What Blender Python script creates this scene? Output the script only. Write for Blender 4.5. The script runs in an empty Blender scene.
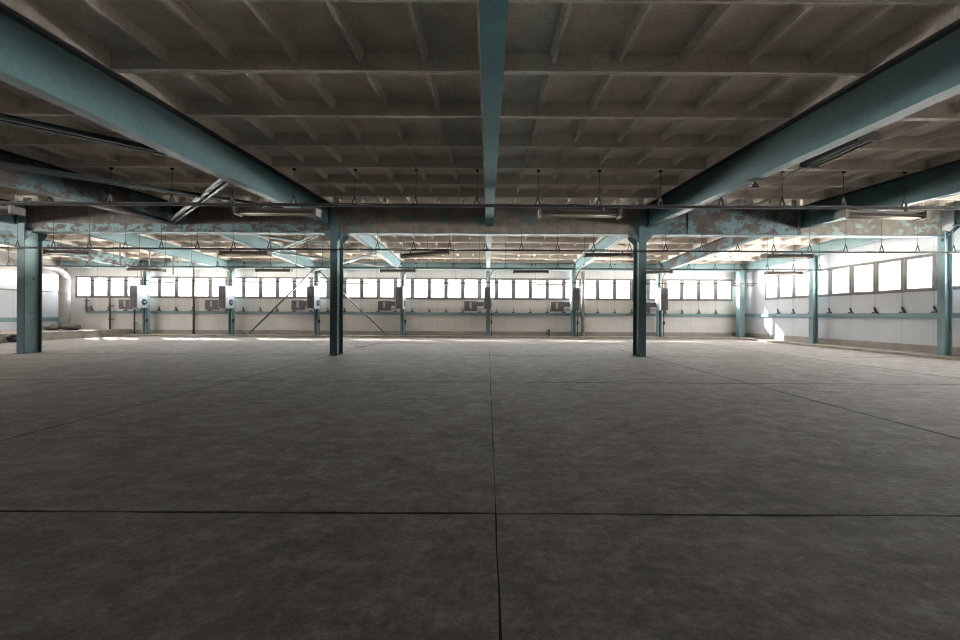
import bpy, math, random
from mathutils import Vector, Matrix
random.seed(7)
S = bpy.context.scene
COL = S.collection

# ------------------------------------------------------------------ helpers
class MB:
    """collects shapes (world coordinates) and links them as ONE mesh object"""
    def __init__(self):
        self.v = []; self.f = []
    def hexa(self, p):
        b = len(self.v); self.v += [tuple(q) for q in p]
        for q in ((0, 3, 2, 1), (4, 5, 6, 7), (0, 1, 5, 4), (1, 2, 6, 5), (2, 3, 7, 6), (3, 0, 4, 7)):
            self.f.append([b + i for i in q])
        return self
    def box(self, x0, x1, y0, y1, z0, z1, sh=None):
        p = [(x0, y0, z0), (x1, y0, z0), (x1, y1, z0), (x0, y1, z0), (x0, y0, z1), (x1, y0, z1), (x1, y1, z1), (x0, y1, z1)]
        if sh: p = [(x, y, z + sh(y)) for x, y, z in p]
        return self.hexa(p)
    def bar(self, a, b, w, h, up=(0, 0, 1)):
        """rectangular bar from a to b, width w sideways, height h along up"""
        a = Vector(a); b = Vector(b); d = (b - a).normalized(); u = Vector(up)
        if abs(d.dot(u)) > .98: u = Vector((0, 1, 0))
        s = d.cross(u).normalized(); u = s.cross(d).normalized()
        q = [(-w / 2, -h / 2), (w / 2, -h / 2), (w / 2, h / 2), (-w / 2, h / 2)]
        p = [a + s * i + u * j for i, j in q] + [b + s * i + u * j for i, j in q]
        return self.hexa(p)
    def tube(self, pts, r, n=8, cap=True):
        pts = [Vector(p) for p in pts]; b = len(self.v); m = len(pts); ref = None
        for i, p in enumerate(pts):
            if i == 0: d = pts[1] - p
            elif i == m - 1: d = p - pts[i - 1]
            else: d = (pts[i + 1] - p).normalized() + (p - pts[i - 1]).normalized()
            d.normalize()
            if ref is None or abs(ref.dot(d)) > .95:
                ref = Vector((0, 0, 1)) if abs(d.z) < .9 else Vector((1, 0, 0))
            s = d.cross(ref).normalized(); u = s.cross(d).normalized()
            rr = r[i] if isinstance(r, (list, tuple)) else r
            for k in range(n):
                t = 2 * math.pi * k / n
                self.v.append(tuple(p + s * (rr * math.cos(t)) + u * (rr * math.sin(t))))
        for i in range(m - 1):
            for k in range(n):
                k2 = (k + 1) % n
                self.f.append([b + i * n + k, b + i * n + k2, b + (i + 1) * n + k2, b + (i + 1) * n + k])
        if cap:
            self.f.append([b + k for k in range(n)][::-1]); self.f.append([b + (m - 1) * n + k for k in range(n)])
        return self
    def prism(self, poly, off):
        """polygon (list of 3d points) extruded along off"""
        b = len(self.v); n = len(poly); o = Vector(off)
        self.v += [tuple(Vector(p)) for p in poly] + [tuple(Vector(p) + o) for p in poly]
        self.f.append([b + i for i in range(n)][::-1]); self.f.append([b + n + i for i in range(n)])
        for i in range(n):
            j = (i + 1) % n; self.f.append([b + i, b + j, b + n + j, b + n + i])
        return self
    def build(self, name, mat, parent=None, origin=None, smooth=False, bevel=0):
        if origin is None: origin = parent['_o'] if parent is not None else (0, 0, 0)
        ox, oy, oz = origin
        me = bpy.data.meshes.new(name)
        me.from_pydata([(x - ox, y - oy, z - oz) for x, y, z in self.v], [], self.f)
        me.validate()
        import bmesh
        bm = bmesh.new(); bm.from_mesh(me); bmesh.ops.recalc_face_normals(bm, faces=bm.faces); bm.to_mesh(me); bm.free()
        me.materials.append(mat)
        if smooth:
            for p in me.polygons: p.use_smooth = True
        o = bpy.data.objects.new(name, me); COL.objects.link(o)
        if parent is None: o.location = origin
        else:
            o.parent = parent
        o['_o'] = tuple(origin)
        if bevel:
            md = o.modifiers.new('edge_round', 'BEVEL'); md.width = bevel; md.segments = 2; md.limit_method = 'ANGLE'
        return o

def tag(o, label=None, cat=None, group=None, kind=None):
    if label: o['label'] = label
    if cat: o['category'] = cat
    if group: o['group'] = group
    if kind: o['kind'] = kind
    return o

def root(name, loc, label, cat, group=None, kind='thing'):
    o = bpy.data.objects.new(name, None); COL.objects.link(o); o.location = loc
    o.empty_display_size = .2; o['_o'] = tuple(loc)
    return tag(o, label, cat, group, kind)

def copy_tree(o, parent=None):
    c = o.copy(); COL.objects.link(c)
    if parent is not None: c.parent = parent
    for ch in list(o.children): copy_tree(ch, c)
    return c

ORD = ['first', 'second', 'third', 'fourth', 'fifth', 'sixth', 'seventh', 'eighth', 'ninth', 'tenth', 'eleventh', 'twelfth',
       'thirteenth', 'fourteenth', 'fifteenth', 'sixteenth', 'seventeenth', 'eighteenth', 'nineteenth', 'twentieth']
TENS = {20: 'twenty', 30: 'thirty', 40: 'forty'}
def ordinal(n):
    if n <= 20: return ORD[n - 1]
    t = n // 10 * 10
    return {20: 'twentieth', 30: 'thirtieth', 40: 'fortieth'}[t] if n == t else TENS[t] + '-' + ORD[n - t - 1]

# ------------------------------------------------------------------ materials
def nodes(name):
    m = bpy.data.materials.new(name); m.use_nodes = True
    nt = m.node_tree; bsdf = nt.nodes['Principled BSDF']
    return m, nt, bsdf
def N(nt, t, **kw):
    n = nt.nodes.new(t)
    for k, v in kw.items():
        if k in n.inputs: n.inputs[k].default_value = v
        else: setattr(n, k, v)
    return n
def L(nt, a, b): nt.links.new(a, b)
def pos(nt, scale=(1, 1, 1)):
    g = N(nt, 'ShaderNodeNewGeometry'); mp = N(nt, 'ShaderNodeMapping'); mp.inputs['Scale'].default_value = scale
    L(nt, g.outputs['Position'], mp.inputs['Vector']); return mp.outputs['Vector']
def noise(nt, vec, scale, detail=6, rough=.55):
    n = N(nt, 'ShaderNodeTexNoise'); n.inputs['Scale'].default_value = scale; n.inputs['Detail'].default_value = detail
    n.inputs['Roughness'].default_value = rough; L(nt, vec, n.inputs['Vector']); return n.outputs['Fac']
def ramp(nt, fac, stops):
    r = N(nt, 'ShaderNodeValToRGB'); e = r.color_ramp.elements
    while len(e) < len(stops): e.new(.5)
    for i, (p, c) in enumerate(stops):
        e[i].position = p; e[i].color = (c[0], c[1], c[2], 1) if not isinstance(c, (int, float)) else (c, c, c, 1)
    L(nt, fac, r.inputs['Fac']); return r.outputs['Color']
def mix(nt, fac, a, b, mode='MIX'):
    m = N(nt, 'ShaderNodeMix', data_type='RGBA', blend_type=mode)
    for sock, val in ((0, fac), (6, a), (7, b)):
        if hasattr(val, 'links') or hasattr(val, 'is_linked'): L(nt, val, m.inputs[sock])
        else: m.inputs[sock].default_value = val if sock == 0 else (val[0], val[1], val[2], 1)
    return m.outputs[2]
def bump(nt, bsdf, h, strength=.3, dist=.02):
    b = N(nt, 'ShaderNodeBump'); b.inputs['Strength'].default_value = strength; b.inputs['Distance'].default_value = dist
    L(nt, h, b.inputs['Height']); L(nt, b.outputs['Normal'], bsdf.inputs['Normal'])

def mat_concrete(name, c1, c2, c3, rough=.85, s=1.0, bstr=.25):
    m, nt, b = nodes(name); v = pos(nt)
    big = noise(nt, v, .35 * s, 5); mid = noise(nt, v, 1.7 * s, 8, .65); fine = noise(nt, v, 22 * s, 6, .7)
    base = ramp(nt, big, [(.3, c1), (.7, c2)])
    st = ramp(nt, mid, [(.38, 1), (.58, 0)])
    c = mix(nt, st, base, c3)
    fn = ramp(nt, fine, [(.25, .72), (.75, 1.18)])
    c = mix(nt, 1.0, c, fn, 'MULTIPLY')
    L(nt, c, b.inputs['Base Color']); b.inputs['Roughness'].default_value = rough
    bump(nt, b, fine, bstr, .01); return m

def mat_floor():
    m, nt, b = nodes('floor_concrete'); v = pos(nt)
    big = noise(nt, v, .22, 6, .6); mid = noise(nt, v, 1.3, 12, .74); fine = noise(nt, v, 13, 12, .78)
    vs = pos(nt, (.6, 1.0, 1)); streak = noise(nt, vs, 4.5, 12, .75); gr = noise(nt, v, 45, 6, .75)
    c = ramp(nt, big, [(.3, (.215, .184, .160)), (.7, (.285, .250, .220))])
    c = mix(nt, ramp(nt, mid, [(.42, 0.0), (.62, .6)]), c, (.15, .128, .11))
    c = mix(nt, ramp(nt, streak, [(.47, 0.0), (.66, .6)]), c, (.45, .405, .365))
    c = mix(nt, 1.0, c, ramp(nt, fine, [(.25, .48), (.75, 1.5)]), 'MULTIPLY')
    c = mix(nt, 1.0, c, ramp(nt, gr, [(.3, .72), (.7, 1.25)]), 'MULTIPLY')
    L(nt, c, b.inputs['Base Color'])
    L(nt, ramp(nt, mid, [(.3, .62), (.7, .85)]), b.inputs['Roughness'])
    b.inputs['Specular IOR Level'].default_value = .35
    bump(nt, b, fine, .35, .012); return m

def mat_paint(name, col, under, amount, scale=1.3, rough=.42, worn=None, spec=.3):
    """teal paint with patches where the coat has peeled down to the dark primer; amount 0..1"""
    m, nt, b = nodes(name); v = pos(nt); vs = pos(nt, (1, 1, 1.6))
    n1 = noise(nt, vs, scale, 12, .7); n2 = noise(nt, v, 14, 5, .6); n3 = noise(nt, v, .8, 4)
    dirt = ramp(nt, n3, [(.3, .82), (.7, 1.12)])
    c = mix(nt, 1.0, col, dirt, 'MULTIPLY')
    c = mix(nt, ramp(nt, n2, [(.45, 0.0), (.75, .25)]), c, worn or tuple(min(1, x * 1.5 + .05) for x in col))
    t = .30 + .42 * amount
    pk = ramp(nt, n1, [(max(0, t - .012), 1), (t + .012, 0)])
    u = mix(nt, ramp(nt, noise(nt, v, 2.2, 8, .65), [(.38, 0.0), (.66, 1)]), under, tuple(x * 1.7 for x in under))
    c = mix(nt, pk, c, u)
    L(nt, c, b.inputs['Base Color'])
    L(nt, ramp(nt, pk, [(0, rough), (1, .8)]), b.inputs['Roughness'])
    b.inputs['Specular IOR Level'].default_value = spec; bump(nt, b, n1, .15, .01); return m

def mat_simple(name, col, rough=.5, metal=0, var=.15, s=5):
    m, nt, b = nodes(name); v = pos(nt)
    n = noise(nt, v, s, 6, .6)
    c = mix(nt, 1.0, col, ramp(nt, n, [(.25, 1 - var), (.75, 1 + var)]), 'MULTIPLY')
    L(nt, c, b.inputs['Base Color']); b.inputs['Roughness'].default_value = rough; b.inputs['Metallic'].default_value = metal
    return m

def mat_wall(name, col, axis, seam):
    """pale profiled sheet panel: fine vertical flutes and thin seams between the sheets"""
    m, nt, b = nodes(name); g = N(nt, 'ShaderNodeNewGeometry'); sx = N(nt, 'ShaderNodeSeparateXYZ'); L(nt, g.outputs['Position'], sx.inputs[0])
    a = sx.outputs[axis]; v = pos(nt)
    def math_(op, x, y):
        q = N(nt, 'ShaderNodeMath', operation=op)
        for i, w in enumerate((x, y)):
            if isinstance(w, (int, float)): q.inputs[i].default_value = w
            else: L(nt, w, q.inputs[i])
        return q.outputs[0]
    wv = math_('SINE', math_('MULTIPLY', a, 2 * math.pi / .1), 0)
    fr = math_('FRACT', math_('DIVIDE', math_('ADD', a, 100 * seam), seam), 0)
    line = math_('LESS_THAN', fr, .012 / seam * 1.6)
    n = noise(nt, v, .9, 6); nz = noise(nt, pos(nt, (1, 1, .25)), 3, 6)
    c = mix(nt, 1.0, col, ramp(nt, n, [(.3, .93), (.7, 1.05)]), 'MULTIPLY')
    c = mix(nt, ramp(nt, nz, [(.6, 0.0), (.8, .3)]), c, (.5, .44, .38))
    c = mix(nt, math_('MULTIPLY', line, .55), c, (.25, .25, .25))
    L(nt, c, b.inputs['Base Color']); b.inputs['Roughness'].default_value = .5
    bump(nt, b, wv, .12, .004); return m

def mat_glass():
    m, nt, b = nodes('dusty_glass')
    out = nt.nodes['Material Output']; nt.nodes.remove(b)
    tr = N(nt, 'ShaderNodeBsdfTransparent'); tr.inputs['Color'].default_value = (.94, .95, .955, 1)
    gl = N(nt, 'ShaderNodeBsdfGlossy'); gl.inputs['Roughness'].default_value = .04
    mx = N(nt, 'ShaderNodeMixShader'); mx.inputs[0].default_value = .05
    L(nt, tr.outputs[0], mx.inputs[1]); L(nt, gl.outputs[0], mx.inputs[2])
    df = N(nt, 'ShaderNodeBsdfTranslucent'); df.inputs['Color'].default_value = (.9, .9, .9, 1)
    m2 = N(nt, 'ShaderNodeMixShader')
    n = noise(nt, pos(nt), 6, 6)
    r = ramp(nt, n, [(.3, .02), (.7, .07)]); L(nt, r, m2.inputs[0])
    L(nt, mx.outputs[0], m2.inputs[1]); L(nt, df.outputs[0], m2.inputs[2])
    L(nt, m2.outputs[0], out.inputs['Surface']); return m

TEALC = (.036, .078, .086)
M = {}
M['floor'] = mat_floor()
M['ceiling'] = mat_concrete('ceiling_concrete', (.69, .63, .565), (.79, .73, .66), (.60, .54, .48), .9, 1, .15)
M['soffit'] = mat_concrete('pale_rib_soffit', (.78, .74, .68), (.86, .82, .76), (.66, .61, .55), .9, 2, .1)
M['kerb'] = mat_concrete('kerb_concrete', (.34, .29, .25), (.44, .39, .345), (.26, .22, .19), .9, 1.6)
M['plinth'] = mat_simple('plinth_paint', (.30, .275, .25), .8, 0, .2, 2)
M['lower_band'] = mat_paint('lower_band_paint', (.085, .155, .168), (.048, .040, .037), .45, 2.2, .55)
M['wall'] = mat_wall('wall_sheet_back', (.59, .57, .555), 0, 1.216)
M['wall_side'] = mat_wall('wall_sheet_side', (.51, .535, .57), 1, 1.255)
M['wall_dark'] = mat_simple('wall_grey', (.30, .29, .28), .85, 0, .2, .6)
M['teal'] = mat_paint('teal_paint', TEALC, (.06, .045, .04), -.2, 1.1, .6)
M['teal_matt'] = mat_paint('teal_paint_matt', (.055, .135, .148), (.06, .045, .04), -.2, 1.1, .75, spec=.05)
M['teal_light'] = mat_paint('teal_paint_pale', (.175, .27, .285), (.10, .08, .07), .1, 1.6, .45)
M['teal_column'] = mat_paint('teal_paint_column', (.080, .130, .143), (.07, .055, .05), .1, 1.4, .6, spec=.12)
M['teal_web_lit'] = mat_paint('teal_paint_lit_web', (.25, .37, .38), (.12, .12, .12), .16, 2.5, .4)  # paler copy of the column teal, window light on the web painted in
M['peel'] = mat_paint('teal_paint_peeling', (.068, .122, .135), (.046, .038, .036), .50, 1.1, .6)
M['peel_dark'] = mat_paint('dark_primer_peeling', (.085, .155, .168), (.075, .062, .057), .70, 1.8, .55)
M['peel_light'] = mat_paint('teal_paint_flaking', (.15, .235, .25), (.075, .055, .05), .47, 2.2, .5)
M['primer'] = mat_paint('brown_primer_beam', (.075, .135, .14), (.12, .105, .09), .66, 1.0, .6)
M['greybeam'] = mat_paint('grey_primer_beam', (.18, .24, .235), (.11, .10, .086), .62, 1.5, .6)
M['frame'] = mat_simple('window_frame_grey', (.17, .163, .16), .6, 0, .2, 3)
M['glass'] = mat_glass()
M['dark'] = mat_simple('dark_steel_and_shade', (.016, .0155, .015), .7, 0, .3, 6)
M['conduit'] = mat_simple('grey_brown_conduit', (.006, .0055, .005), .95, 0, .3, 4)
M['lamp'] = mat_simple('dusty_lamp_tray', (.042, .033, .027), .7, 0, .35, 6)
M['lamp_black'] = mat_simple('black_lamp_tray', (.008, .008, .008), .8, 0, .3, 6)
M['tube'] = mat_simple('dusty_fluorescent_tube', (.26, .225, .185), .4, 0, .15, 8)
M['heater'] = mat_simple('heater_grey', (.10, .092, .088), .55, 0, .2, 3)
M['heater_dark'] = mat_simple('heater_dark', (.075, .07, .085), .55, 0, .2, 3)
M['white'] = mat_simple('white_enamel', (.34, .36, .40), .4, 0, .06, 2)
M['pipe'] = mat_simple('pipe_grey', (.30, .29, .27), .6, 0, .25, 3)
M['pipe_dark'] = mat_simple('pipe_dark_brown', (.06, .05, .044), .6, 0, .25, 3)
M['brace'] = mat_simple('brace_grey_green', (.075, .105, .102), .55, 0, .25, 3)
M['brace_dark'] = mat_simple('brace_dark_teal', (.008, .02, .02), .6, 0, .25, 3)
M['duct'] = mat_simple('duct_pale_grey', (.30, .30, .295), .45, .1, .12, 2)
M['rubber'] = mat_simple('black_rubber', (.012, .012, .012), .7, 0, .2, 5)
M['joint'] = mat_simple('dark_joint_filler', (.02, .018, .016), .95, 0, .3, 8)
M['rubble'] = mat_simple('dark_rubble', (.07, .06, .055), .9, 0, .4, 8)

# ------------------------------------------------------------------ layout (x right, y into the hall, z up; eye at 0,0,1.6)
EYE = 1.6
YC = 15.585                # column row
YW = 28.3                  # inner face of the back wall
YB = 27.75                 # wall column row
XR = 18.55                 # right wall
XL = -30.4                 # left wall
YN = -16.0                 # wall behind the camera
BX = 6.28                  # spacing of the front longitudinal beams
BK = 6.1                   # of the back bay
W0, W1 = 2.76, 4.22        # windows, bottom and top
def roof_f(y): return EYE + 3.69 + .0415 * y                 # underside of the ribs, front slope
RIDGE = roof_f(15.5)
def roof_b(y): return RIDGE - .052 * (y - 15.5)

# ---- floor: cast slabs with open joints over the bed
fl = MB()
fl.box(XL - .3, XR + .3, YN - .3, YW + .3, -.3, -.05)
jx = [XL - .3] + [.07 + 6.15 * k for k in range(-4, 4) if True] + [XR + .3]
jy = [YN - .3, -3.0, 3.16, 9.36, 15.5, 21.6, YW + .3]
jx = sorted(x for x in jx if XL - .31 <= x <= XR + .31)
def gapw(j, i): return .014 + .012 * ((i * 7 + j * 13) % 5) / 5
for i in range(len(jx) - 1):
    for j in range(len(jy) - 1):
        g = .012
        gl = (.006 if abs(jx[i]) < 1 else .024) if i else 0; gr = (.006 if abs(jx[i + 1]) < 1 else .024) if i < len(jx) - 2 else 0
        gb = (.014 if jy[j] < 5 else .026) if j else 0; gt = (.014 if jy[j + 1] < 5 else .026) if j < len(jy) - 2 else 0
        # slab outline with slightly worn edges
        x0, x1, y0, y1 = jx[i] + gl, jx[i + 1] - gr, jy[j] + gb, jy[j + 1] - gt
        n = 14; pts = []
        r = lambda a: (random.random() - .5) * a
        for k in range(n): pts.append((x0 + (x1 - x0) * k / n, y0 + r(.014), 0))
        for k in range(n): pts.append((x1 + r(.010), y0 + (y1 - y0) * k / n, 0))
        for k in range(n): pts.append((x1 - (x1 - x0) * k / n, y1 + r(.014), 0))
        for k in range(n): pts.append((x0 + r(.010), y1 - (y1 - y0) * k / n, 0))
        fl.prism(pts, (0, 0, -.05))
jf = MB()
for x in jx[1:-1]: jf.box(x - .03, x + .03, YN, YW, -.05, -.006)
for y in jy[1:-1]: jf.box(XL, XR, y - .033, y + .033, -.05, -.0065)
tag(jf.build('floor_joint', M['joint']), 'dark filler in the long straight joints of the concrete floor', 'floor joint', kind='structure')
tag(fl.build('floor', M['floor']), 'worn grey brown concrete floor with dark joints', 'floor', kind='structure')

# ---- raised platform along the left wall and kerbs under the walls
tag(MB().box(XL, -25.7, 8.0, YW, 0, .46).build('floor_platform', M['kerb']), 'low raised concrete platform along the left wall', 'platform', kind='structure')
tag(MB().box(-25.7, XR, 27.15, YW, 0, .12).build('kerb', M['kerb']), 'low concrete kerb along the foot of the back wall', 'kerb', kind='structure')
tag(MB().box(17.4, XR, YN, 27.15, 0, .10).build('kerb', M['kerb']), 'low concrete kerb along the foot of the right wall', 'kerb', kind='structure')

# ---- walls with window openings
PW = 1.216                       # window pitch at the back
ks = list(range(-24, 15))        # 39 windows
OW = .60                        # half opening
wb = MB(); T = .14
wb.box(XL - T, XR + T, YW, YW + T, 0, W0)
wb.box(XL - T, XR + T, YW, YW + T, W1, 6.6)
edges = [XL - T] + sum([[k * PW - OW, k * PW + OW] for k in ks], []) + [XR + T]
for i in range(0, len(edges), 2): wb.box(edges[i], edges[i + 1], YW, YW + T, W0, W1)
tag(wb.build('wall_back', M['wall']), 'long pale sheet panel wall at the far end of the hall', 'wall', kind='structure')
PR = 1.255
ys = [16.86 + PR * k for k in range(-16, 8)]  # row extended out of view past the viewer to light the near ceiling
wr = MB()
wr.box(XR, XR + T, YN, YW, 0, W0); wr.box(XR, XR + T, YN, YW, W1, 6.6)
OR = .615
edges = [YN] + sum([[y - OR, y + OR] for y in ys], []) + [YW]
for i in range(0, len(edges), 2): wr.box(XR, XR + T, edges[i], edges[i + 1], W0, W1)
tag(wr.build('wall_right', M['wall_side']), 'pale sheet panel wall with windows on the right side', 'wall', kind='structure')
wl = MB().box(XL - T, XL, YN, YW, 0, W0)
edges = [YN] + sum([[y - .61, y + .61] for y in [-3 + 1.255 * i for i in range(19)]], []) + [YW]  # openings added out of view to let in light from the left
for i in range(0, len(edges), 2): wl.box(XL - T, XL, edges[i], edges[i + 1], W0, 4.25)
tag(wl.build('wall_left', M['wall_side']), 'white panelled wall at the far left', 'wall', kind='structure')
tag(MB().box(XL - T, XL, YN, YW, 4.25, 6.6).build('wall_left', M['wall_dark']), 'grey strip of wall above the white panels at the far left', 'wall', kind='structure')
tag(MB().box(XL - T, XR + T, YN - T, YN, 0, 6.6).build('wall_near', M['wall_dark']), 'plain wall closing the hall behind the viewer', 'wall', kind='structure')
# plinths
tag(MB().box(-25.7, XR - .03, YW - .03, YW, .12, .42).build('baseboard_back', M['plinth']), 'dark grey painted plinth along the back wall', 'plinth', kind='structure')
tag(MB().box(XR - .03, XR, YN, YW - .03, .10, .42).build('baseboard_right', M['plinth']), 'dark grey painted plinth along the right wall', 'plinth', kind='structure')
# teal rails
tag(MB().box(-28.9, XR - .02, YW - .12, YW, 1.57, 1.77).build('trim_1', M['teal_light']), 'teal steel rail along the back wall below the windows', 'rail', kind='structure')
tag(MB().box(XR - .12, XR, YN, YW - .12, 1.57, 1.78).build('trim_2', M['teal_light']), 'teal steel rail along the right wall below the windows', 'rail', kind='structure')
tag(MB().box(XL, XL + .05, YN, 27.7, 1.0, 1.28).build('trim_3', M['teal_light']), 'teal band painted across the white panels at far left', 'rail', kind='structure')
tag(MB().box(XL, XL + .06, YN, 27.7, 3.02, 3.10).build('trim_4', M['frame']), 'thin grey rail across the white panels at far left', 'rail', kind='structure')

# ---- windows
def window_mesh(axis, c, half, n_label):
    fr = MB(); fw = .13; d0, d1 = (-.012, .10)
    def b(u0, u1, z0, z1, e0=d0, e1=d1):
        if axis == 'x': fr.box(u0, u1, YW + e0, YW + e1, z0, z1)
        else: fr.box(XR + e0, XR + e1, u0, u1, z0, z1)
    b(c - half, c - half + fw, W0, W1); b(c + half - fw, c + half, W0, W1)
    b(c - half + fw, c + half - fw, W0, W0 + fw * .7); b(c - half + fw, c + half - fw, W1 - fw * .7, W1)
    # thin inner lip and sill
    b(c - half, c + half, W0 - .06, W0, -.035, -.004)
    b(c - half, c + half, W1, W1 + .04, -.03, -.004)
    o = tag(fr.build('window_%d' % n_label[0], M['frame']), n_label[1], 'window', n_label[2], 'structure')
    g = MB()
    if axis == 'x': g.box(c - half + fw, c + half - fw, YW + .085, YW + .09, W0 + fw * .7, W1 - fw * .7)
    else: g.box(XR + .085, XR + .09, c - half + fw, c + half - fw, W0 + fw * .7, W1 - fw * .7)
    g.build('pane', M['glass'], o)
wn = 0
for i, k in enumerate(reversed(ks)):
    wn += 1
    window_mesh('x', k * PW, OW, (wn, 'grey framed window, %s from the right corner on the back wall' % ordinal(i + 1), 'windows of the back wall'))
for i, y in enumerate(reversed(ys)):
    wn += 1
    window_mesh('y', y, OR, (wn, 'grey framed window, %s from the far corner on the right wall' % ordinal(i + 1), 'windows of the right wall'))

# ---- ceiling of ribbed concrete roof slabs
def ceiling(roof, y0, y1, joints, mod, x0, x1, label):
    c = MB(); RH, RW = .29, .062
    c.box(x0, x1, y0, y1, RH, RH + .14, roof)
    def trap(ya, yb, xa, xb):      # rib along x, tapering downwards
        w = .025
        p = [(xa, ya + w, roof(ya)), (xb, ya + w, roof(ya)), (xb, yb - w, roof(yb)), (xa, yb - w, roof(yb)),
             (xa, ya, roof(ya) + RH), (xb, ya, roof(ya) + RH), (xb, yb, roof(yb) + RH), (xa, yb, roof(yb) + RH)]
        c.hexa(p)
    for j in joints:
        if j - RW - .006 > y0: trap(max(y0, j - RW - .006), j - .006, x0, x1)
        if j + RW + .006 < y1: trap(j + .006, min(y1, j + RW + .006), x0, x1)
    js = [y0] + [j for j in joints if y0 < j < y1] + [y1]
    kx0 = math.ceil(x0 / mod); kx1 = math.floor(x1 / mod)
    for k in range(kx0 - 1, kx1 + 1):
        for i in range(7):
            if i in (0, 6): xs = [k * mod + (.10 if i == 0 else mod - .10)]; dep = RH; wt, wbm = .075, .06
            else: xs = [k * mod + mod * i / 6]; dep = .17; wt, wbm = .065, .028
            for x in xs:
                if not (x0 + .1 < x < x1 - .1): continue
                for a, b in zip(js[:-1], js[1:]):
                    a2, b2 = a + RW, b - RW
                    if b2 - a2 < .2: continue
                    def z(y, d): return roof(y) + RH - d
                    # ends of the shallow ribs swell down into the edge ribs
                    c.hexa([(x - wbm, a2, z(a2, dep)), (x + wbm, a2, z(a2, dep)), (x + wbm, b2, z(b2, dep)), (x - wbm, b2, z(b2, dep)),
                            (x - wt, a2, z(a2, 0)), (x + wt, a2, z(a2, 0)), (x + wt, b2, z(b2, 0)), (x - wt, b2, z(b2, 0))])
    o = tag(c.build('ceiling', M['ceiling']), label, 'ceiling', kind='structure')
    q = MB()  # pale strips on the rib undersides, lighter than the slab concrete
    for j in joints:
        if j - RW < y0 or j + RW > y1: continue
        for a, b in ((j - RW + .012, j - .008), (j + .008, j + RW - .012)):
            q.hexa([(x0, a, roof(a) - .004), (x1, a, roof(a) - .004), (x1, b, roof(b) - .004), (x0, b, roof(b) - .004), (x0, a, roof(a) + .01), (x1, a, roof(a) + .01), (x1, b, roof(b) + .01), (x0, b, roof(b) + .01)])
    tag(q.build('trim_5', M['soffit']), 'pale strips under the ribs of the ' + label, 'joint', kind='structure')
    return o
P1 = 1.57
ceiling(roof_f, YN - .2, 15.5, [4.83 + P1 * k for k in range(-14, 7)], BX, XL - .2, XR + .2, 'ribbed concrete roof slabs over the near half of the hall')
P2 = 1.545
ceiling(roof_b, 15.5, YW + .2, [15.5 + P2 * k for k in range(1, 9)], BK, XL - .2, XR + .2, 'ribbed concrete roof slabs over the far half of the hall')

# ---- longitudinal beams
def long_beam(x, y0, y1, roof, depth, mat, label, group, fw=.28, mat_flange=None, stiff=True, splice=True, mat_top=None):
    o = root('steel_beam', (x, y0, roof(y0) - depth), label, 'beam', group)
    mf = mat_flange or mat
    h = fw / 2
    MB().box(x - .012, x + .012, y0, y1, -depth + .025, -.05, roof).build('web', mat, o)
    MB().box(x - h, x + h, y0, y1, -.05, -.006, roof).build('top_flange', mat_top or M['dark'], o)  # default near-black colour stands in for the shade along the top flange
    MB().box(x - h, x + h, y0, y1, -depth, -depth + .028, roof).build('bottom_flange', mf, o)
    if splice:
        ysp = y0 + (y1 - y0) * .58
        m = MB(); m.box(x - h - .004, x + h + .004, ysp, ysp + .12, -depth - .02, -depth, roof)
        m.build('splice_plate', mf, o)
    if stiff:
        for t in (y0 + .06, y1 - .06):
            m = MB()
            m.box(x - h + .02, x - .012, t - .01, t + .01, -depth + .028, -.05, roof)
            m.box(x + .012, x + h - .02, t - .01, t + .01, -depth + .028, -.05, roof)
            m.build('end_stiffener', mat, o)
    return o
G1 = 'longitudinal beams of the near bay'
DF = .855
ye = YC - .18; YNB = YN + .05
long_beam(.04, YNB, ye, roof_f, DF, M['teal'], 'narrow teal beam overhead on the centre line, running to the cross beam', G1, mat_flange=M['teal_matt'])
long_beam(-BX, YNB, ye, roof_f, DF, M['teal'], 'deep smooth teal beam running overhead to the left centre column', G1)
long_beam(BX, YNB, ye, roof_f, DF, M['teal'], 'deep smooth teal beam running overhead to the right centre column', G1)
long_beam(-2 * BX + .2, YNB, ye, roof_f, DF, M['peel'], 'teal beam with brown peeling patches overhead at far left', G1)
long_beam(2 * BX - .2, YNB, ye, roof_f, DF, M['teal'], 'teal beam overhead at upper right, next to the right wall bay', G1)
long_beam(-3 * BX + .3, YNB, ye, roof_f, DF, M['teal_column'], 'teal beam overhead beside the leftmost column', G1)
G2 = 'longitudinal beams of the far bay'
ys2, ye2 = YC + .22, YB - .15
def rb_shift(y): return roof_b(y)
backs = [(0, 'teal_light', 'pale teal beam in the far bay on the centre line'),
         (-1, 'teal_light', 'pale teal beam in the far bay, just right of the left centre column'),
         (1, 'teal_light', 'pale teal beam in the far bay, just left of the right centre column'),
         (2, 'peel', 'brown patched teal beam in the far bay, right of the right centre column'),
         (-2, 'teal_light', 'pale teal beam in the far bay, ending above the inverted V wall braces'),
         (-3, 'teal_light', 'pale teal beam in the far bay, third left of the centre line'),
         (-4, 'peel_light', 'flaking teal beam in the far bay nearest the left wall')]
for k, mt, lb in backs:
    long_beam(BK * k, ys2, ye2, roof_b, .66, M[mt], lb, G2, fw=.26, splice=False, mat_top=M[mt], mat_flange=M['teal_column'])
# beams on top of the right wall columns
o = long_beam(XR - .35, YC + .3, YB - .1, roof_b, .60, M['teal_light'], 'teal beam along the top of the right wall in the far bay', 'beams along the right wall', fw=.26, splice=False, mat_top=M['teal_light'])
o = long_beam(XR - .35, YNB, YC - .3, roof_f, .75, M['teal_column'], 'teal beam along the top of the right wall in the near bay', 'beams along the right wall', fw=.26, splice=False, mat_top=M['teal_light'])

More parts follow.
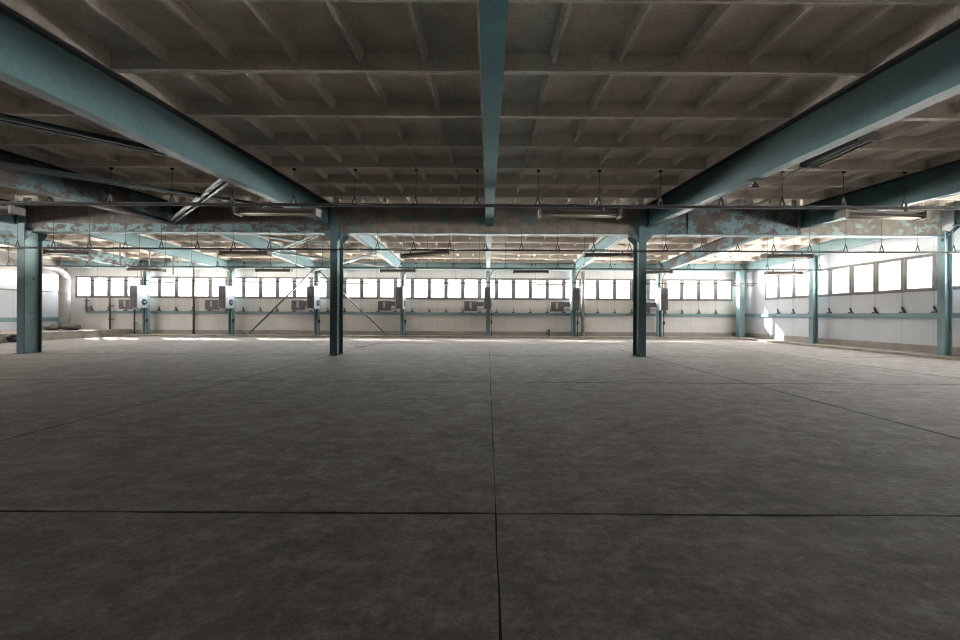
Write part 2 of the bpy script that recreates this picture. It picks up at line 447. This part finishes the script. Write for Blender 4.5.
# ---- cross beams over the column row
BZ0, BZ1 = EYE + 3.185, RIDGE - .06
def cross_beam(x0, x1, mat, label, rib_xs, mf=None, band=0):
    x0 += .03; x1 -= .03
    o = root('cross_beam', (x0, YC, BZ0), label, 'beam', 'cross beams over the column row')
    MB().box(x0, x1, YC - .012, YC + .012, BZ0 + .03, BZ1 - .03).build('web', mat, o)
    MB().box(x0, x1, YC - .21, YC + .21, BZ0, BZ0 + .03).build('bottom_flange', mf or M['teal_column'], o)
    MB().box(x0, x1, YC - .21, YC + .21, BZ1 - .03, BZ1).build('top_flange', mat, o)
    # cover plate between the flanges on the near side
    MB().box(x0, x1, YC - .17, YC - .15, BZ0 + .03, BZ1 - .03).build('side_plate', mat, o)
    if band:
        MB().box(x0, x1, YC - .176, YC - .17, BZ0 + .03, BZ0 + band).build('lower_band', M['lower_band'], o)
    for rx in rib_xs:
        MB().box(rx - .02, rx + .02, YC - .205, YC - .17, BZ0 + .03, BZ1 - .03).build('stiffener', M['teal_column'], o)
    return o
cross_beam(-30.2, -18.22, M['teal_column'], 'teal cross beam at the left edge, left of the leftmost column', [-24])
cross_beam(-18.22, -6.02, M['peel_dark'], 'cross beam with peeling teal paint between the leftmost and left centre columns', [-12.1, -9], band=.34)
cross_beam(-6.02, 6.02, M['primer'], 'dark brown cross beam between the two centre columns', [])
cross_beam(6.02, 12.25, M['peel'], 'teal cross beam with large brown patches right of the right centre column', [7.85, 12.2])
cross_beam(12.25, 17.86, M['greybeam'], 'grey brown weathered cross beam ending at the right wall column', [])
# wall beam at the top of the back wall columns
o = root('wall_beam', (XL, YB, 4.80), 'teal beam along the top of the back wall above the windows', 'beam')
for nm, z0, z1, hw in (('bottom_flange', 4.79, 4.82, .13), ('web', 4.82, 5.26, .012), ('top_flange', 5.26, 5.29, .13)):
    MB().box(XL + .05, XR - .05, YB - hw, YB + hw, z0, z1).build(nm, M['teal_light'], o)

# ---- free standing columns: I sections, flanges towards and away from the viewer
def column(x, label, w=.28, dpt=.63):
    o = root('steel_column', (x, YC, 0), label, 'column', 'columns of the middle row')
    h = BZ1; y0, y1 = YC - dpt / 2, YC + dpt / 2
    MB().box(x - w / 2, x + w / 2, y0, y0 + .03, .014, h).build('front_flange', M['teal_column'], o)
    MB().box(x - w / 2, x + w / 2, y1 - .03, y1, .014, h).build('rear_flange', M['teal_column'], o)
    MB().box(x - .012, x + .012, y0 + .03, y1 - .03, .014, h).build('web', M['teal_web_lit'], o)
    MB().box(x - w / 2 - .05, x + w / 2 + .05, y0 - .05, y1 + .05, 0, .014).build('base_plate', M['teal_column'], o)
    for s in (-1, 1):
        for yy in (y0 + .03, y1 - .05):
            MB().prism([(x + s * .014, yy, BZ0 - .34), (x + s * w / 2, yy, BZ0 - .34), (x + s * (w / 2 + .24), yy, BZ0 - .10), (x + s * (w / 2 + .24), yy, BZ0), (x + s * .014, yy, BZ0)], (0, .02, 0)).build('haunch', M['teal_column'], o)
    return o
column(-6.02, 'dark teal steel column left of the hall centre, under the cross beam')
column(6.02, 'dark teal steel column right of the hall centre, under the cross beam')
column(-18.22, 'teal steel column at the left end of the middle row, seen from its side')

# ---- wall columns
def wall_column(x, y, h, label, group, axis='y', w=.30, d=.30, z0=.12, mat='teal_light'):
    o = root('wall_column', (x, y, z0), label, 'column', group)
    mt = M[mat]
    if axis == 'y':     # flanges left and right, open web to the viewer
        MB().box(x - w / 2, x - w / 2 + .075, y - d / 2, y + d / 2, z0 + .015, h).build('left_flange', mt, o)
        MB().box(x + w / 2 - .075, x + w / 2, y - d / 2, y + d / 2, z0 + .015, h).build('right_flange', mt, o)
        MB().box(x - w / 2 + .075, x + w / 2 - .075, y + .0, y + .03, z0 + .015, h).build('web', mt, o)
    else:               # flange faces into the hall (-x)
        MB().box(x - d / 2, x - d / 2 + .03, y - w / 2, y + w / 2, z0 + .015, h).build('front_flange', mt, o)
        MB().box(x + d / 2 - .03, x + d / 2, y - w / 2, y + w / 2, z0 + .015, h).build('rear_flange', mt, o)
        MB().box(x - d / 2 + .03, x + d / 2 - .03, y - .015, y + .015, z0 + .015, h).build('web', mt, o)
    MB().box(x - w / 2 - .12, x + w / 2 + .12, y - d / 2 - .1, y + d / 2 + .02, z0, z0 + .015).build('base_plate', mt, o)
    if axis == 'y':
        for s in (-1, 1):
            MB().prism([(x + s * w / 2, y - .02, z0 + .015), (x + s * (w / 2 + .12), y - .02, z0 + .015), (x + s * w / 2, y - .02, z0 + .25)], (0, .02, 0)).build('foot_gusset', mt, o)
    return o
WC = [6.05 * k for k in range(-4, 3)]
for i, x in enumerate(reversed(WC)):
    wall_column(x, YB, 4.79, 'slim teal column against the back wall, %s from the right corner column' % ordinal(i + 1), 'columns along the back wall')
# corner column
o = root('corner_column', (17.95, 27.7, .12), 'thick pale teal column in the far right corner', 'column')
MB().box(17.62, 18.0, 27.45, 27.9, .14, 4.79).build('shaft', M['teal_light'], o, bevel=.05)
MB().box(17.52, 18.12, 27.35, 28.0, .12, .14).build('base_plate', M['teal_light'], o)
wall_column(18.1, 21.8, 5.0, 'teal column halfway along the right wall', 'columns along the right wall', 'x', .28, .30, .10, 'teal_light')
o = wall_column(17.98, 15.43, 5.0, 'teal column on the right wall in line with the middle row', 'columns along the right wall', 'x', .26, .30, .10, 'teal_light')
MB().bar((17.8, YC - .2, 4.6), (18.5, YC - .2, 5.25), .05, .12).build('bracket', M['teal_column'], o)

# ---- window openers on the rails
def opener(x, y, ax, label, group, first=[None]):
    if first[0] is None:
        o = root('window_opener', (0, 0, 0), label, 'window opener', group)
        MB().box(-.11, .11, -.10, .0, 0, .07).build('bracket', M['pipe_dark'], o)
        MB().bar((.06, -.06, .05), (-.03, -.05, .28), .07, .05).build('lever', M['pipe_dark'], o)
        MB().tube([(-.03, -.04, .24), (-.02, -.02, .97)], .006, 6).build('rod', M['duct'], o)
        first[0] = o
    else:
        o = copy_tree(first[0])
    o.location = (x, y, 1.775)
    if ax == 'x': o.rotation_euler = (0, 0, -math.pi / 2)
    tag(o, label, 'window opener', group)
    return o
cnt = 0
for i, k in enumerate(reversed(ks[1:])):
    x = k * PW - PW / 2
    if min(abs(x - c) for c in WC) < .35: continue
    if -8.2 < (x % 6.04) - 6.04 < -100: continue
    opener(x, YW - .005, 'y', 'small dark opener on the back rail, left of the %s window from the right corner' % ordinal(i + 1), 'window openers on the back rail')
for i, y in enumerate(reversed(ys)):
    if y < 15: continue
    yy = y - PR / 2
    if abs(yy - 21.85) < .3: continue
    opener(XR - .005, yy, 'x', 'small dark opener on right rail, near end of the %s window from far corner' % ordinal(i + 1), 'window openers on the right rail')

# ---- fan heaters on the wall columns
def heater(x, label, first=[None]):
    if first[0] is None:
        o = root('fan_heater', (0, 0, 0), label, 'heater', 'fan heaters on the back wall columns')
        y0, y1 = -.95, -.17
        MB().box(-.27, .19, y0, y1, 2.0, 2.72).build('cabinet', M['heater'], o, bevel=.012)
        MB().box(-.25, .17, y0 + .02, y1, 2.72, 3.5).build('upper_casing', M['heater_dark'], o, bevel=.012)
        sp = MB().box(.19, .225, y0, y1, 1.98, 3.52).build('side_panel', M['white'], o)
        ring = MB()
        c = Vector((.235, -.42, 2.38))
        pts = [c + Vector((0, .2 * math.cos(t), .2 * math.sin(t))) for t in [2 * math.pi * i / 20 for i in range(21)]]
        ring.tube(pts, .028, 6, False); ring.build('fan_ring', M['heater'], sp)
        MB().tube([(.225, -.42, 2.38), (.24, -.42, 2.38)], .185, 20).build('fan_opening', M['rubber'], sp)
        MB().tube([(.24, -.42, 2.38), (.31, -.42, 2.38)], [.07, .05], 12).build('fan_hub', M['white'], sp)
        MB().box(-.305, -.27, y0, y1, 1.98, 3.52).build('side_panel', M['white'], o)
        MB().box(-.75, -.305, -.30, -.17, 2.2, 2.52).build('duct', M['heater'], o)
        ob = MB().box(-1.66, -.75, -.32, .16, 1.88, 2.56).build('outlet_box', M['heater'], o, bevel=.012)
        MB().box(-1.30, -1.15, -.34, -.32, 2.06, 2.48).build('slot_plate', M['white'], ob)
        MB().box(-.72, -.33, -.28, -.12, 1.88, 2.1).build('drip_box', M['white'], o)
        MB().tube([(-.03, -.4, 3.5), (-.03, -.4, 4.6)], .05, 10).build('flue', M['pipe'], o, smooth=True)
        MB().tube([(.08, -.35, 3.5), (.08, -.35, 4.1), (.14, -.35, 4.35), (.34, -.35, 4.72), (.36, -.3, 4.79)], .035, 8).build('gas_pipe', M['pipe_dark'], o, smooth=True)
        MB().tube([(.23, -.22, 1.98), (.23, -.22, .6), (.25, -.2, .3), (.25, -.2, .12)], .025, 8).build('drain_pipe', M['pipe_dark'], o, smooth=True)
        MB().box(.19, .30, -.28, -.18, .98, 1.22).build('valve', M['rubber'], o)
        first[0] = o
    else: o = copy_tree(first[0])
    o.location = (x, YB, 0)
    tag(o, label, 'heater'); return o
for i, x in enumerate(reversed(WC)):
    heater(x, 'grey and white fan heater on the back wall column %s from the right corner column' % ordinal(i + 1))

# ---- suspended lighting rows
def lamp_proto():
    o = root('fluorescent_light', (0, 0, 0), 'x', 'light fixture')
    hl = .88
    MB().prism([(-hl, -.05, 0), (-hl, .05, 0), (-hl, .05, -.05), (-hl, .14, -.10), (-hl, .13, -.11), (-hl, -.13, -.11), (-hl, -.14, -.10), (-hl, -.05, -.05)], (2 * hl, 0, 0)).build('tray', M['lamp'], o)
    for s in (-1, 1):
        MB().tube([(-hl + .05, s * .06, -.135), (hl - .05, s * .06, -.135)], .019, 8).build('tube', M['tube'], o, smooth=True)
        MB().box(s * hl - .03, s * hl + .03, -.14, .14, -.165, -.0).build('end_cap', M['pipe_dark'], o)
    for s in (-.55, .55):
        MB().box(s - .02, s + .02, -.03, .03, 0, .06).build('clip', M['dark'], o)
    return o
LP = []
def lamp(x, y, z, label, group, tilt=0, k=1):
    if not LP: LP.append(lamp_proto()); o = LP[0]
    else: o = copy_tree(LP[0])
    o.location = (x, y, z); o.rotation_euler = (0, tilt, 0)
    o.scale = (k, k, k) if y < 26 else (.95, .6, .5); o['label'] = label; o['group'] = group; return o

def light_row(y, z, x0, x1, hooks, ceil, rowname, lamps, k=1, drop=.30, thin=False, kr=.55):
    o = root('lighting_rail', (x0, y, z), 'long dark suspended lighting rail, %s' % rowname, 'lighting rail', 'suspended lighting rails')
    m = MB()
    if thin: m.box(x0, x1, y - .02, y + .02, z - .012, z + .018)
    else: m.box(x0, x1, y - .035 * kr, y + .035 * kr, z - .012, z + .0).box(x0, x1, y - .035 * kr, y - .029 * kr, z, z + .05 * kr).box(x0, x1, y + .029 * kr, y + .035 * kr, z, z + .05 * kr)
    m.build('channel', M['conduit'], o)
    # slack cable lying along the channel
    pts = []; n = int((x1 - x0) / .45)
    rnd = random.Random(int(y * 10))
    for i in range(n + 1):
        pts.append((x0 + (x1 - x0) * i / n, y + (rnd.random() - .5) * .03, z + (.03 if thin else .055 * kr + rnd.random() * 0 + rnd.random() * .03)))
    MB().tube(pts, 0.008 if thin else .026 * kr, 6).build('cable', M['dark'], o)
    for hx in hooks:
        top = ceil(y)
        h = MB()
        h.tube([(hx, y, z + drop), (hx + .01, y, top)], .0075, 6)
        a, b, c = (hx - .075, y, z + .05), (hx + .075, y, z + .05), (hx, y, z + drop)
        hr = .016 if k == 1 else .026
        h.tube([a, c], hr, 6); h.tube([b, c], hr, 6); h.tube([a, b], hr, 6)
        h.box(hx - .03, hx + .05, y - .03, y + .03, top - .06, top)
        h.build('hanger', M['dark'], o)
    for i, (lx, t) in enumerate(lamps):
        w = rowname
        lamp(lx, y, z - .012 - .05 * k, 'dusty tray light, %s from the left on the rail %s' % (ordinal(i + 1), w), 'tray lights on the rail ' + w, t, k)
    return o
HP = 1.355
def hooks(x_ref, lo, hi, p):
    k0 = math.ceil((lo - x_ref) / p); k1 = math.floor((hi - x_ref) / p)
    return [x_ref + k * p for k in range(k0, k1 + 1)]
r1, r2, r3, r4 = 11.2, 14.75, 20.3, 26.6
K1 = 11.2 / 8.7
light_row(r1, EYE + 2.40 * K1, -17, 17.4, hooks(-2.97 * K1, -16.5, 16.9, HP * K1), lambda y: roof_f(y) + .01, 'nearest the viewer', [(-11.35 * K1, 0), (-4.68 * K1, .008), (2.02 * K1, .008), (8.72 * K1, .02)], k=K1, kr=.85)
light_row(r2, EYE + 2.42, -22, 18.2, hooks(1.25, -21.5, 17.9, HP), lambda y: roof_f(y) + .2, 'just before the columns', [(-15.75, 0), (-9.14, 0), (-2.37, -.09), (4.5, 0), (11.25, 0)])
light_row(r3, EYE + 2.40, -26, 18.1, hooks(.9, -25.5, 17.9, HP), lambda y: roof_b(y) + .2, 'in mid far bay', [(-17.7, .02), (-11.1, 0), (-4.66, 0), (2.2, 0), (8.6, -.03), (15.3, 0)])
light_row(r4, EYE + 2.20, -27, 18.2, hooks(.5, -26.5, 17.9, 2.7), lambda y: 5.1, 'by the back windows', [(-22.1, 0), (-15.5, .01), (-9.0, 0), (-2.4, 0), (4.2, 0), (10.75, 0), (17.1, 0)], thin=True)

# black tray hung along the right beam, and a small spot on its flange
o = root('hanging_tray_light', (6.84, 7.7, EYE + 3.18), 'black tray light hung lengthwise beside the right teal beam', 'light fixture')
z = EYE + 3.21
MB().prism([(6.66, 7.05, z), (7.02, 7.05, z + .01), (7.02, 7.05, z + .06), (6.9, 7.05, z + .10), (6.74, 7.05, z + .10), (6.66, 7.05, z + .05)], (0, 1.35, .02)).build('tray', M['lamp_black'], o)
for q in (7.08, 8.37):
    MB().box(6.65, 7.03, q - .02, q + .02, z - .03, z + .14).build('end_cap', M['lamp_black'], o)
MB().tube([(6.8, 7.1, z - .03), (6.8, 8.35, z - .02)], .02, 8).build('tube', M['lamp_black'], o)
MB().tube([(6.93, 7.1, z - .03), (6.93, 8.35, z - .02)], .02, 8).build('tube', M['lamp_black'], o)
MB().tube([(6.9, 7.3, z + .1), (6.9, 7.3, roof_f(7.3) + .28)], .01, 6).build('hanger', M['dark'], o)
MB().tube([(6.8, 8.2, z + .1), (6.8, 8.2, roof_f(8.2) + .28)], .01, 6).build('hanger', M['dark'], o)
MB().tube([(6.75, 8.36, z + .0), (6.78, 8.9, z - .0), (6.86, 9.5, z - .04)], .012, 6).build('loose_wire', M['dark'], o)
by = 9.25; bz = roof_f(by) - DF
o = root('beam_spotlight', (BX, by, bz), 'small black spotlight clamped under the flange of the right teal beam', 'light fixture')
MB().box(BX - .2, BX + .2, by - .05, by + .05, bz - .03, bz).build('clamp', M['dark'], o)
MB().tube([(BX, by, bz - .03), (BX, by, bz - .10)], .03, 8).build('stem', M['dark'], o)
MB().tube([(BX, by, bz - .10), (BX, by, bz - .20)], [.06, .10], 12).build('lamp_head', M['dark'], o)

# ---- roof bracing
def brace(a, b, label, mat='brace', group='roof braces', double=True, s=.09, gap=.15):
    a = Vector(a); b = Vector(b); mid = (a + b) / 2
    o = root('roof_brace', tuple(a), label, 'brace', group)
    d = (b - a).normalized(); sd = d.cross(Vector((0, 0, 1))).normalized()
    if double:
        for q in (-1, 1):
            off = sd * (gap / 2 * q)
            MB().bar(a + off, b + off, .06, s).build('angle_bar', M[mat], o)
        n = max(2, int((b - a).length / 1.6))
        for i in range(n + 1):
            p = a.lerp(b, i / n)
            MB().bar(p - d * .09, p + d * .09, gap + .06, .03).build('batten_plate', M[mat], o)
    else:
        MB().bar(a, b, s, s).build('angle_bar', M[mat], o)
    return o
zf = lambda y: roof_f(y) - DF + .07
zb = lambda y: roof_b(y) - .72
def fr(x0, y0, x1, y1, label, mat, **k): return brace((x0, y0, zf(y0)), (x1, y1, zf(y1)), label, mat, **k)
def bk(x0, y0, x1, y1, label, mat='brace', **k): return brace((x0, y0, zb(y0)), (x1, y1, zb(y1)), label, mat, **k)
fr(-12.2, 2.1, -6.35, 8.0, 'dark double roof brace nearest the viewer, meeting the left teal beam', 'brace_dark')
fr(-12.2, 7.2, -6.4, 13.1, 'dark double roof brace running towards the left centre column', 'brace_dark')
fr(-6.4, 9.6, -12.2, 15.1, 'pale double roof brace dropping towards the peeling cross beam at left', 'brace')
bk(-12.1, 15.9, -6.2, 20.9, 'grey green roof brace in the far bay, first behind the cross beam on the left')
bk(-6.2, 16.0, -12.1, 21.7, 'grey green roof brace crossing the first one in the far bay on the left')
bk(-12.1, 20.4, -6.2, 25.8, 'grey green roof brace in the far bay, right half of the second cross')
bk(-6.2, 21.4, -12.1, 27.2, 'grey green roof brace in the far bay, left half of the second cross')

def wall_brace(a, b, label):
    o = root('wall_brace', b, label, 'brace', 'inverted V braces at the back wall')
    MB().bar(a, b, .07, .13, (0, 1, 0)).build('angle_bar', M['brace'], o)
    d = (Vector(a) - Vector(b)).normalized()
    p = Vector(b)
    MB().box(p.x - .2, p.x + .2, p.y - .05, p.y + .05, .12, .3).build('foot_plate', M['teal_light'], o)
    q = Vector(a)
    MB().box(q.x - .12, q.x + .12, q.y - .04, q.y + .04, q.z - .15, q.z + .1).build('head_plate', M['teal_light'], o)
YBR = YB - .26
wall_brace((-12.35, YBR, 4.6), (-16.75, YBR, .22), 'diagonal steel brace sloping down left from the braced back wall column')
wall_brace((-11.8, YBR, 4.6), (-7.15, YBR, .22), 'diagonal steel brace sloping down right from the braced back wall column')

# ---- drop brackets under the far left beam
for i, (y, lz) in enumerate(((18.0, 1.2), (19.5, 1.0), (21.2, 1.15), (22.8, 1.05), (24.4, .95))):
    zt = roof_b(y) - .66; x = -BK * 3 - .02
    o = root('drop_bracket', (x, y, zt), 'thin dark bracket hanging under the third beam left of centre, %s from the cross beam' % ordinal(i + 1), 'bracket', 'drop brackets under the far left beam')
    MB().box(x - .03, x + .30, y - .025, y + .025, zt - .05, zt).build('arm', M['pipe_dark'], o)
    MB().box(x - .03, x + .03, y - .025, y + .025, zt - lz, zt - .05).build('upright', M['pipe_dark'], o)

# ---- pipes on the back wall
def wpipe(x, y, z0, z1, r, mat, label):
    o = root('wall_pipe', (x, y, z0), label, 'pipe', 'vertical pipes on the back wall')
    MB().tube([(x, y, z0), (x, y, z1)], r, 10).build('pipe', M[mat], o, smooth=True)
    for z in (z0 + (z1 - z0) * .3, z0 + (z1 - z0) * .75):
        MB().box(x - r - .03, x + r + .03, y - r - .01, YW - .004, z - .025, z + .025).build('clamp', M[mat], o)
YP = YW - .19
wpipe(6.78, YP - .12, .12, 4.75, .125, 'pipe', 'tall grey pipe on the back wall right of the centre, beside a heater column')
wpipe(-21.1, YP, .12, 4.75, .07, 'pipe_dark', 'dark pipe running floor to ceiling on the back wall at left')
wpipe(-27.1, YP, .46, 2.7, .055, 'pipe_dark', 'short dark pipe under the windows near the far left corner')
wpipe(-25.35, YP, .12, 2.7, .05, 'pipe_dark', 'dark pipe under the windows beside the leftmost heater')
wpipe(-28.8, YP, 1.7, 2.75, .05, 'pipe_dark', 'short dark pipe stub at the left end of the back wall rail')
wpipe(4.25, YP - .9, .12, .65, .04, 'pipe_dark', 'thin low post on the kerb by the back wall')

# ---- far left corner: round duct, rubble, wheel
o = root('ventilation_duct', (-29.5, 27.3, .46), 'pale round vertical duct with an elbow in the far left corner', 'duct')
dx, dy = -29.5, 27.3
MB().tube([(dx, dy, .46), (dx, dy, 4.0)], .29, 20).build('riser', M['duct'], o, smooth=True)
MB().tube([(dx, dy, 4.0), (dx, dy - .1, 4.3), (dx - .05, dy - .4, 4.55), (dx - .1, dy - .9, 4.65), (dx - .2, dy - 2.4, 4.7)], [.28, .25, .22, .2, .2], 18).build('elbow', M['duct'], o, smooth=True)
for z in (1.2, 2.9):
    MB().tube([(dx, dy, z), (dx, dy, z + .06)], .31, 20).build('collar', M['pipe'], o)
def lump(c, r, seed, label):
    rn = random.Random(seed); import bmesh
    bm = bmesh.new(); bmesh.ops.create_icosphere(bm, subdivisions=2, radius=1)
    m = MB()
    for v in bm.verts:
        k = 1 + (rn.random() - .5) * .35
        m.v.append((c[0] + v.co.x * r[0] * k, c[1] + v.co.y * r[1] * k, max(c[2] - r[2], c[2] + v.co.z * r[2] * k)))
    for f in bm.faces: m.f.append([v.index for v in f.verts])
    bm.free()
    tag(m.build('rubble_lump', M['rubble'], origin=(c[0], c[1], c[2] - r[2])), label, 'rubble', 'rubble on the left platform', 'thing')
lump((-28.1, 25.3, .46 + .17), (.5, .4, .17), 1, 'dark lump of rubble on the platform right of the leftmost column')
lump((-27.3, 25.6, .46 + .22), (.6, .5, .22), 2, 'larger dark heap of rubble on the platform near the corner duct')
o = root('rubber_wheel', (-25.3, 20.9, 0), 'small black wheel lying against the platform at the left edge', 'wheel')
cx, cy, r = -25.42, 21.0, .17
pts = [(cx + .0, cy + r * math.cos(t), r + .055 + r * math.sin(t)) for t in [2 * math.pi * i / 20 for i in range(21)]]
MB().tube([(-25.56, cy, r + .05), (-25.52, cy, r + .05), (-25.38, cy, r + .05), (-25.34, cy, r + .05)], [.17, .215, .215, .17], 22).build('tyre', M['rubber'], o, smooth=False)
MB().tube([(-25.34, cy, r + .05), (-25.31, cy, r + .05)], .07, 14).build('hub', M['pipe_dark'], o)
# small pieces lying on the floor
for i, (x, y, w, l) in enumerate(((7.8, 9.05, .22, .10), (-6.6, 19.5, .5, .3))):
    m = MB(); m.prism([(x, y, 0), (x + w, y + .03, 0), (x + w * .9, y + l, 0), (x + w * .2, y + l * .8, 0)], (0, 0, .012))
    tag(m.build('paint_flake' if i == 0 else 'board_scrap', M['duct'], origin=(x, y, 0)), ('pale scrap lying on the floor at right before the cross beam' if i == 0 else 'pale flat scrap lying on the floor behind the left centre column'), 'scrap', kind='thing')

# ---- ground outside the windows
# ------------------------------------------------------------------ light
w = bpy.data.worlds.new('overcast_sky'); S.world = w; w.use_nodes = True
nt = w.node_tree; bg = nt.nodes['Background']
tc = N(nt, 'ShaderNodeTexCoord'); sx = N(nt, 'ShaderNodeSeparateXYZ'); L(nt, tc.outputs['Generated'], sx.inputs[0])
mr = N(nt, 'ShaderNodeMapRange'); mr.inputs[1].default_value = -1; mr.inputs[2].default_value = 1; L(nt, sx.outputs['Z'], mr.inputs[0])
c = ramp(nt, mr.outputs[0], [(.0, (.36, .34, .32)), (.34, (.50, .475, .44)), (.43, (1.0, .95, .885)), (.490, (1.15, 1.09, 1.01)), (.503, (.0155, .0158, .016)), (.550, (.0155, .0158, .016)), (.60, (.175, .182, .192)), (1, (.17, .182, .202))])
L(nt, c, bg.inputs['Color'])
SKY = 27.0
bg.inputs['Strength'].default_value = SKY
sun = bpy.data.lights.new('sun', 'SUN'); sun.energy = 8.0; sun.angle = math.radians(.9); sun.color = (1, .95, .87)
so = bpy.data.objects.new('sun', sun); COL.objects.link(so); so.location = (-10, 45, 30)
so.rotation_euler = Vector((1.15, -1, -.95)).to_track_quat('-Z', 'Y').to_euler()

def portal(name, loc, rot, sx_, sy_):
    l = bpy.data.lights.new(name, 'AREA'); l.shape = 'RECTANGLE'; l.size = sx_; l.size_y = sy_
    l.cycles.is_portal = True                     # marks the window band for sampling the sky; gives no light itself
    o = bpy.data.objects.new(name, l); COL.objects.link(o); o.location = loc; o.rotation_euler = rot
zc = (W0 + W1) / 2; hh = math.pi / 2
portal('daylight_back', (-6.1, YW + T + .02, zc), (-hh, 0, 0), 48, W1 - W0 + .1)
portal('daylight_right', (XR + T + .02, 11.2, zc), (hh, 0, hh), 31, W1 - W0 + .1)
portal('daylight_left', (XL - T - .02, 8.3, zc), (hh, 0, -hh), 26, W1 - W0 + .1)

# ------------------------------------------------------------------ camera
cam = bpy.data.cameras.new('camera'); co = bpy.data.objects.new('camera', cam); COL.objects.link(co)
cam.sensor_width = 36; cam.lens = 36 * 392 / 960; cam.clip_start = .05; cam.clip_end = 300
cam.shift_x = -8 / 960; cam.shift_y = -5 / 960
co.location = (0, 0, EYE)
co.rotation_euler = (Matrix.Rotation(math.radians(90), 4, 'X') @ Matrix.Rotation(.0052, 4, 'Z')).to_euler()
S.camera = co
S.view_settings.view_transform = 'Standard'; S.view_settings.look = 'None'; S.view_settings.gamma = 1
S.view_settings.exposure = 2.2; S.view_settings.use_curve_mapping = False
S.cycles.filter_width = 1.1; S.cycles.use_light_tree = False; S.cycles.max_bounces = 14; S.cycles.diffuse_bounces = 9; S.cycles.transparent_max_bounces = 12
S.cycles.sample_clamp_indirect = 20
for o in bpy.data.objects:
    if '_o' in o: del o['_o']
